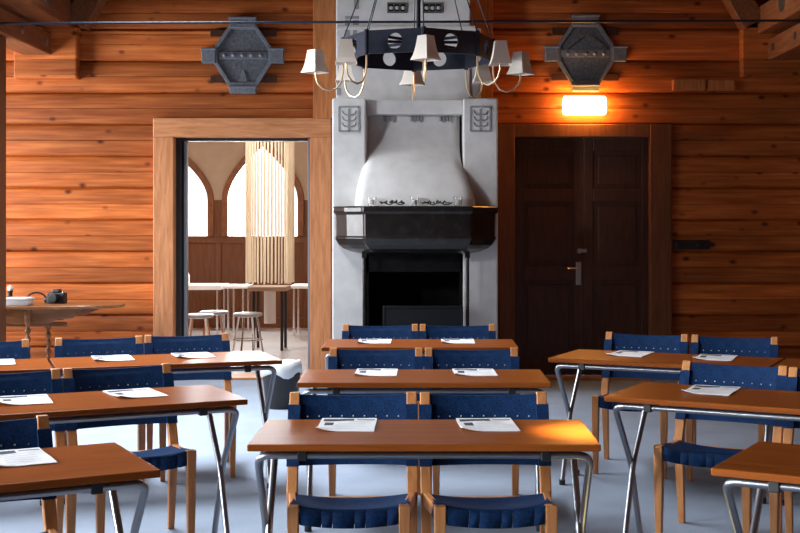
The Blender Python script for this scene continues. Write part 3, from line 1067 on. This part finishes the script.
oB = corner_right((-0.752, 5.34), 26)
oA = corner_right((-0.78, 6.89), 20)
tA = math.radians(20)
oA2 = (oA[0] - 1.215 * math.cos(tA), oA[1] - 1.215 * math.sin(tA))
oC = corner_right((-0.80, 3.80), 28)
rB = corner_left((0.783, 5.44), -28)
rA = corner_left((0.694, 7.0), -25)
tR = math.radians(-25)
rA2 = (rA[0] + 1.215 * math.cos(tR), rA[1] + 1.215 * math.sin(tR))
rC = corner_left((0.878, 3.83), -30)
ROWS = [
    ((0.0, 4.235), 0, 'nearest table of the middle column', 'mahogany-topped folding table nearest the camera in the middle column',
     [(-0.278, 0.525, 1.7, 'left'), (0.251, 0.525, 1.7, 'right')], [(-0.285, 0.41, 0, 'left'), (0.235, 0.41, 3, 'right')]),
    ((0.0, 5.895), 0, 'second table of the middle column', 'mahogany-topped folding table in the middle of the middle column',
     [(-0.265, 0.71, 0, 'left'), (0.263, 0.71, 0, 'right')], [(-0.24, 0.40, 0, 'left'), (0.255, 0.40, 2, 'right')]),
    ((-0.024, 7.60), 0, 'farthest table of the middle column', 'mahogany-topped folding table farthest back, right before the fireplace',
     [(-0.275, 0.66, 0, 'left'), (0.253, 0.66, 0, 'right')], [(-0.29, 0.38, 0, 'left'), (0.24, 0.38, 0, 'right')]),
    (oB, 26, 'second angled table on the left', 'angled folding table on the left, second from the camera',
     [(-0.275, 0.63, 0, 'left'), (0.255, 0.63, 0, 'right')], [(-0.265, 0.38, -4, 'left'), (0.206, 0.38, 3, 'right')]),
    (oA, 20, 'farthest angled table on the left', 'angled folding table at the back left beside the waste bin',
     [(-0.29, 0.76, -2, 'left'), (0.237, 0.77, -3, 'right')], [(-0.27, 0.40, 0, 'left'), (0.177, 0.40, 0, 'right')]),
    (oA2, 20, 'table at the left edge in the back row', 'angled folding table at the left edge of the back row, mostly cut off',
     [(0.27, 0.75, 0, 'right')], [(0.32, 0.40, 0, 'right')]),
    (oC, 28, 'nearest angled table on the left', 'angled folding table at the lower left corner, nearest the camera on that side',
     [(0.18, 0.53, 0, 'right')], [(0.24, 0.40, 0, 'right')]),
    (rB, -28, 'second angled table on the right', 'angled folding table on the right, second from the camera',
     [(-0.28, 0.66, 0, 'left'), (0.25, 0.63, 0, 'right')], [(-0.235, 0.40, 4, 'left'), (0.31, 0.40, 0, 'right')]),
    (rA, -25, 'farthest angled table on the right', 'angled folding table at the back right before the dark double door',
     [(-0.30, 0.77, 5, 'left'), (0.245, 0.81, 6, 'right')], [(-0.24, 0.40, 0, 'left'), (0.25, 0.40, 4, 'right')]),
    (rA2, -25, 'table at the right edge of the back row', 'angled folding table at the right edge of the back row, mostly cut off', [], []),
    (rC, -30, 'nearest angled table on the right', 'angled folding table at the lower right corner, nearest the camera on that side', [], []),
]
for org, deg, ph, lab, chairs, papers in ROWS:
    place_table(org, deg, lab)
    for x, y, e, s in chairs:
        place_chair(org, deg, x, y, '%s blue webbing chair at the %s' % (s, ph), e)
    for x, y, e, s in papers:
        place_paper(org, deg, x, y, '%s white printed handout on the %s' % (s, ph), e)

# waste bin
R = empty('waste_bin', (X(281.5, 10.1), 10.1, 0), 0, 'black waste bin with a white liner standing before the open doorway', 'bin')
MB().lathe([(0.125, 0.0), (0.128, 0.005), (0.158, 0.315), (0.152, 0.315), (0.12, 0.012), (0.001, 0.01)], (0, 0, 0), 28).build('bucket', 'black', R, smooth=True)
mb = MB()
L = []
for r, z in ((0.10, 0.22), (0.13, 0.31), (0.15, 0.335), (0.164, 0.318), (0.164, 0.27)):
    L.append([((r + 0.006 * math.sin(k * 2.1 + z * 30)) * math.cos(k * 2 * PI / 28), (r + 0.006 * math.sin(k * 2.1)) * math.sin(k * 2 * PI / 28), z + 0.006 * math.sin(k * 1.3) + (0.03 + 0.015 * math.cos(k * 2 * PI / 28) if 0.3 < z else -0.02 * math.sin(k * 0.9))) for k in range(28)])
mb.loft(L, cap=False)
mb.build('liner_bag', 'binbag', R, smooth=True, solid=0.002)

# ------------------------------------------------------------------ gateleg desk at the left wall
DX, DY = -3.62, 11.28
DSK = empty('gateleg_table', (DX, DY, 0), 0, 'old oval gateleg table with turned legs against the left log wall', 'table')
n = 40
prof = [(0.92 * math.cos(k * 2 * PI / n), 0.42 * math.sin(k * 2 * PI / n)) for k in range(n)]
MB().loft([[(x * s, y * s, z) for x, y in prof] for s, z in ((0.985, 0.735), (1.0, 0.742), (1.0, 0.758), (0.988, 0.765))]).build('oval_top', 'desk', DSK, smooth=True)


def twist(mb, x, y, z0, z1):
    prof = []
    nst = 60
    for i in range(nst + 1):
        u = i / nst
        r = 0.03 if (u < 0.1 or u > 0.86) else 0.021 + 0.009 * math.sin(u * 62)
        prof.append((r, z0 + (z1 - z0) * u))
    mb.lathe(prof, (x, y, 0), 14)


for x, y in ((0.13, -0.27), (0.17, 0.2), (-0.5, -0.27), (-0.5, 0.2)):
    mb = MB()
    twist(mb, x, y, 0.0, 0.735)
    mb.build('turned_leg', 'desk', DSK, smooth=True)
MB().prism([(-0.55, 0.735), (-0.55, 0.6), (-0.3, 0.6), (-0.15, 0.63), (0.0, 0.6), (0.3, 0.6), (0.38, 0.64), (0.52, 0.65), (0.6, 0.735)], 'y', -0.25, -0.225).build('apron', 'desk', DSK, bevel=0.004)
MB().prism([(-0.55, 0.735), (-0.55, 0.6), (0.3, 0.6), (0.38, 0.64), (0.52, 0.65), (0.7, 0.735)], 'y', 0.2, 0.225).build('apron', 'desk', DSK, bevel=0.004)
MB().box(-0.5, 0.4, -0.03, 0.0, 0.56, 0.6).build('gate_rail', 'desk', DSK, bevel=0.004)
MB().box(-0.5, 0.13, -0.285, -0.255, 0.14, 0.18).box(-0.5, 0.17, 0.185, 0.215, 0.14, 0.18).build('stretcher', 'desk', DSK, bevel=0.004)
ZD = 0.7655
mb = MB()
random.seed(9)
for k in range(17):
    dx, dy = random.uniform(-0.012, 0.012), random.uniform(-0.012, 0.012)
    mb.box(-0.105 + dx, 0.105 + dx, -0.1 + dy, 0.1 + dy, k * 0.004, k * 0.004 + 0.0036)
o = mb.build('paper_stack', 'paper', loc=(X(18, 11.02), 11.04, ZD))
tag(o, 'thick stack of white papers on the left end of the oval gateleg table', 'papers')
# camera with lens
R = empty('camera_body', (X(57, 11.3), 11.3, ZD), -0.2, 'black camera standing on the oval gateleg table', 'camera')
R.scale = (1.15, 1.15, 1.15)
MB().box(-0.075, 0.075, -0.03, 0.03, 0, 0.085).box(-0.03, 0.03, -0.025, 0.025, 0.085, 0.112).build('body', 'black', R, bevel=0.008)
MB().tube([(0, -0.03, 0.045), (0, -0.07, 0.045), (0, -0.075, 0.045)], [0.034, 0.036, 0.03], 18).build('lens', 'black', R, smooth=True)
MB().lathe([(0.012, 0), (0.012, 0.012), (0.004, 0.013)], (0.055, 0, 0.085), 14).build('dial', 'handle', R, smooth=True)
R = empty('headphones', (X(35, 11.3), 11.33, ZD), 0.1, 'low black headphones lying beside the camera on the gateleg table', 'headphones')
MB().tube([(0.09 * math.cos(a * PI / 12), 0.02, 0.02 + 0.075 * math.sin(a * PI / 12)) for a in range(13)], 0.008, 8).build('headband', 'black', R, smooth=True)
for s in (-1, 1):
    MB().tube([(s * 0.07, 0.02, 0.03), (s * 0.085, 0.02, 0.03), (s * 0.1, 0.02, 0.03), (s * 0.105, 0.02, 0.03)], [0.022, 0.03, 0.03, 0.02], 14).build('ear_cup', 'black', R, smooth=True)
R = empty('table_bell', (X(8.5, 11.2), 11.25, ZD), 0, 'small dark stand topped by a white ball, left end of the gateleg table', 'ornament')
MB().lathe([(0.045, 0), (0.045, 0.012), (0.02, 0.03), (0.018, 0.10), (0.03, 0.115)], (0, 0, 0), 16).build('stand', 'black', R, smooth=True)
MB().ball((0, 0, 0.137), 0.028, 0, 16).build('ball', 'wax', R, smooth=True)

# ------------------------------------------------------------------ annex seen through the doorway
AX0, AX1, AY1 = -6.2, 1.0, 17.95
tag(MB().box(AX0, AX1, YB + 0.25, AY1 + 0.3, -0.12, 0).build('floor', 'annex_floor'), 'pale floor of the next room', None, None, 'structure')
tag(MB().box(AX0 - 0.2, AX0, YB + 0.25, AY1 + 0.3, 0, 3.6).build('wall_annex_left', 'cream'), None, None, None, 'structure')
tag(MB().box(AX1, AX1 + 0.2, YB + 0.25, AY1 + 0.3, 0, 3.6).build('wall_annex_right', 'cream'), None, None, None, 'structure')
tag(MB().box(AX0, AX1, YB + 0.25, AY1 + 0.3, 3.45, 3.6).build('ceiling', 'cream'), None, None, None, 'structure')


def arch(xc, hw, z0, z1, z2, n=10):
    pts = [(xc - hw, z0)]
    L = []
    for k in range(n + 1):
        u = k / n
        # quadratic curve from (hw, z1) to (0, z2)
        cx_, cz_ = hw, z1 + (z2 - z1) * 0.42
        x = hw * (1 - u) ** 2 + cx_ * 2 * u * (1 - u)
        z = z1 * (1 - u) ** 2 + cz_ * 2 * u * (1 - u) + z2 * u * u
        L.append((x, z))
    left = [(xc - x, z) for x, z in L]
    right = [(xc + x, z) for x, z in L][::-1]
    return pts + left + right[1:] + [(xc + hw, z0)]


ZS = Z(236, AY1)
aw = [(-3.70, 0.60), (-2.31, 0.50), (-1.10, 0.475), (-5.2, 0.55), (-0.05, 0.475)]
zsp, zap = Z(200, AY1), Z(147, AY1)
# wall above the sill, built bay by bay around each pointed opening
mb = MB()
order = sorted(aw)
edges = [AX0] + [(a[0] + a[1] + b[0] - b[1]) / 2 for a, b in zip(order, order[1:])] + [AX1]
mbp = MB()
for (xc, hw), e0, e1 in zip(order, edges, edges[1:]):
    A = arch(xc, hw, zsp, zsp, zap)
    left = A[1:12]
    right = A[11:-1]
    polyL = [(e0, zsp)] + left + [(xc, 3.5), (e0, 3.5)]
    polyR = right + [(e1, zsp), (e1, 3.5), (xc, 3.5)]
    mb.prism(polyL, 'y', AY1, AY1 + 0.3)
    mb.prism(polyR, 'y', AY1, AY1 + 0.3)
    mbp.box(e0, xc - hw, AY1, AY1 + 0.3, ZS, zsp)
    mbp.box(xc + hw, e1, AY1, AY1 + 0.3, ZS, zsp)
tag(mb.build('wall_annex_back', 'cream'), 'cream wall above the pointed windows of the next room', None, None, 'structure')
tag(mbp.build('wall_annex_piers', 'annex'), None, None, None, 'structure')
mb = MB().box(AX0, AX1, AY1 + 0.02, AY1 + 0.3, 0, ZS)
k = AX0
while k < AX1:
    mb.box(k, k + 0.09, AY1 - 0.01, AY1 + 0.03, 0, ZS)
    k += 0.64
mb.box(AX0, AX1, AY1 - 0.015, AY1 + 0.03, ZS - 0.1, ZS)
mb.box(AX0, AX1, AY1 - 0.015, AY1 + 0.03, 0, 0.14)
tag(mb.build('wall_annex_panelling', 'annex', bevel=0.006), 'brown wood panelling under the pointed windows', None, None, 'structure')
for i, (xc, hw) in enumerate(order):
    outer = arch(xc, hw + 0.085, ZS, zsp, zap + 0.13)
    inner = arch(xc, hw, ZS, zsp, zap)
    mb = MB()
    for a, b, c, d in zip(outer, outer[1:], inner[1:], inner):
        mb.prism([a, b, c, d], 'y', AY1 - 0.05, AY1 + 0.02)
    tag(mb.build('window_%d' % (5 + i), 'annex_trim'), 'pointed arch window of the next room' if i in (1, 2) else None, None, None, 'structure')
# long white ledge/bench tables by the windows
def tbl(px0, px1, py, Y, dep, mat, label, leg='chrome', nm='side_table', thick=0.035):
    z = Z(py, Y)
    x0, x1 = X(px0, Y), X(px1, Y)
    R = empty(nm, ((x0 + x1) / 2, Y, 0), 0, label, 'table')
    hw = (x1 - x0) / 2
    MB().box(-hw, hw, 0, dep, z - thick, z).build('tabletop', mat, R, bevel=0.006)
    for sx in (-1, 1):
        for y in (0.06, dep - 0.06):
            MB().tube([(sx * (hw - 0.06), y, 0), (sx * (hw - 0.06), y, z - thick)], 0.018, 10).build('leg', leg, R, smooth=True)
    return R


tbl(150, 221, 285.5, 16.6, 0.7, 'cloth', 'white topped table under the left pointed window of the next room', thick=0.06)
tbl(223, 247, 286, 16.6, 0.6, 'cloth', 'short white topped table between the two others in the next room')
tbl(289, 335, 286, 16.6, 0.7, 'cloth', 'white topped table right of the bead curtain in the next room')
R = tbl(248, 286.5, 287, 14.6, 0.5, 'cream', 'cream topped pedestal table in front of the hanging bead curtain', leg='dark_metal', thick=0.05)
hz = Z(287, 14.6)
MB().tube([(0, 0.25, Z(325, 14.6)), (0, 0.25, hz - 0.05)], 0.07, 20).build('pedestal', 'cloth', R, smooth=True)
# hanging strand curtain
mb = MB()
cxs, cys = X(270, 15.8), 15.8
rnd = random.Random(2)
for k in range(40):
    a = k / 40 * 2 * PI
    rx, ry = 0.29 + rnd.uniform(-0.012, 0.012), 0.2
    x, y = cxs + rx * math.cos(a), cys + ry * math.sin(a)
    zb = Z(284, 15.8) + rnd.uniform(0, 0.03)
    mb.tube([(x, y, zb), (x + rnd.uniform(-.004, .004), y, 1.4), (x, y, 2.4), (x, y, 3.44)], 0.0095 + rnd.uniform(0, 0.004), 6)
o = mb.build('bead_curtain', 'strand', smooth=True)
tag(o, 'column of cream hanging strands before the pointed window in the next room', 'bead curtain', None, 'stuff')

# white jar on the table and small chrome chairs
R = empty('white_lantern', (X(184.6, 16.7), 16.75, Z(285.5, 16.6) + 0.001), 0, 'white lantern on the white table at the left edge of the open doorway', 'lantern')
MB().lathe([(0.06, 0), (0.06, 0.13), (0.045, 0.16), (0.03, 0.2), (0.03, 0.26), (0.02, 0.27)], (0, 0, 0), 16).build('body', 'cloth', R, smooth=True)


def stool(px, Y, rz, label):
    R = empty('chrome_stool', (X(px, Y), Y, 0), rz, label, 'stool', 'chrome stools in the next room')
    MB().lathe([(0.12, 0.44), (0.16, 0.45), (0.165, 0.475), (0.15, 0.485), (0.001, 0.49)], (0, 0, 0), 20).build('seat', 'grey_metal', R, smooth=True)
    for k in range(4):
        a = k * PI / 2 + PI / 4
        MB().tube([(0.19 * math.cos(a), 0.19 * math.sin(a), 0), (0.11 * math.cos(a), 0.11 * math.sin(a), 0.45)], 0.012, 8).build('leg', 'chrome', R, smooth=True)
    MB().tube([(0.16 * math.cos(k * PI / 8), 0.16 * math.sin(k * PI / 8), 0.18) for k in range(17)], 0.008, 6).build('foot_ring', 'chrome', R, smooth=True)


stool(199, 13.9, 0.3, 'chrome stool with round seat, leftmost in the next room')
stool(214, 14.4, 0.1, 'chrome stool with round seat, second from the left in the next room')
stool(248, 14.1, 0.5, 'chrome stool with round seat just left of the cream pedestal table')


# ------------------------------------------------------------------ light
wd = bpy.data.worlds.new('World')
scene.world = wd
wd.use_nodes = True
bg = wd.node_tree.nodes['Background']
bg.inputs[0].default_value = (0.93, 0.97, 1.0, 1)
bg.inputs[1].default_value = 1.6


def area(name, loc, target, sx, sy, power, col=(1, 1, 1), spread=180):
    d = bpy.data.lights.new(name, 'AREA')
    d.shape = 'RECTANGLE'
    d.size, d.size_y = sx, sy
    d.energy = power
    d.color = col
    d.spread = math.radians(spread)
    o = bpy.data.objects.new(name, d)
    COL.objects.link(o)
    o.location = loc
    o.rotation_euler = (Vector(target) - Vector(loc)).to_track_quat('-Z', 'Z').to_euler()
    return o


DAY = (0.88, 0.94, 1.0)
POW = [120, 150, 95, 280]
for (a, b), p in zip(WIN, POW):
    ym = (a + b) / 2
    if a > 9:
        area('window_daylight', (-5.98, ym, 1.85), (0, ym, 1.3), b - a, 2.2, p, DAY, 150)
    elif a > 5:
        area('window_daylight', (-5.98, ym, 1.85), (0, ym, -1.0), b - a, 2.2, p, DAY, 110)
    else:
        area('window_daylight', (-5.98, ym, 1.85), (0, ym + (2.2 if a < 0 else 1.2), 0.9), b - a, 2.2, p, DAY, 68)
area('added_roof_fill', (-2.7, 8.5, 4.6), (-1.9, 8.1, 0), 1.6, 4.4, 340, DAY, 95)  # added fill light below the roof; the ceiling has no opening here
d = bpy.data.lights.new('added_fireplace_spot', 'SPOT')  # added spot without a fixture, brightens fireplace and chimney
d.energy = 820
d.color = DAY
d.spot_size = math.radians(19)
d.spot_blend = 0.35
d.shadow_soft_size = 0.35
o = bpy.data.objects.new('added_fireplace_spot', d)
COL.objects.link(o)
o.location = (-4.8, 5.2, 2.75)
o.rotation_euler = (Vector((-0.28, 11.1, 2.5)) - o.location).to_track_quat('-Z', 'Y').to_euler()
o.scale = (0.78, 1.55, 1)
d = bpy.data.lights.new('added_chandelier_spot', 'SPOT')  # added unseen spot, lights the chandelier shades from the left
d.energy = 420
d.color = DAY
d.spot_size = math.radians(25)
d.spot_blend = 0.6
d.shadow_soft_size = 0.3
o = bpy.data.objects.new('added_chandelier_spot', d)
COL.objects.link(o)
o.location = (-4.7, 8.0, 2.55)
o.rotation_euler = (Vector((-0.05, 9.4, 2.72)) - o.location).to_track_quat('-Z', 'Y').to_euler()
area('annex_window_daylight', (-2.31, 18.5, 2.0), (-2.4, 15.0, 1.2), 1.1, 1.6, 260, DAY)
area('annex_window_daylight', (-3.70, 18.5, 2.0), (-3.4, 15.0, 0.8), 1.2, 1.6, 120, DAY)
area('added_annex_fill', (-2.6, 15.0, 3.4), (-2.6, 15.6, 0), 2.5, 2.0, 120, (1.0, 0.93, 0.85))  # added fill under the annex ceiling, no lamp hangs there

# ------------------------------------------------------------------ camera
d = bpy.data.lights.new('added_table_glow_spot', 'SPOT')  # added spot overhead, makes the orange glow on the nearest table end
d.energy = 5200
d.color = (1.0, 0.66, 0.2)
d.spot_size = math.radians(9.5)
d.spot_blend = 1.0
d.shadow_soft_size = 0.05
o = bpy.data.objects.new('added_table_glow_spot', d)
COL.objects.link(o)
o.location = (0.62, 4.56, 3.5)
o.rotation_euler = (Vector((0.60, 4.50, 0.73)) - o.location).to_track_quat('-Z', 'Y').to_euler()

cd = bpy.data.cameras.new('camera')
cam = bpy.data.objects.new('camera', cd)
COL.objects.link(cam)
cam.location = (0, 0, EYE)
cam.rotation_euler = (PI / 2, 0, 0)
cd.sensor_width = 36
cd.lens = 36 * F / 800
cd.shift_x = -(VX - 400) / 800
cd.shift_y = -(266.5 - VY) / 800
cd.clip_start = 0.05
scene.camera = cam
vs = scene.view_settings
vs.view_transform = 'Standard'
vs.look = 'None'
vs.exposure = 0.0
vs.gamma = 1.0
vs.use_curve_mapping = False
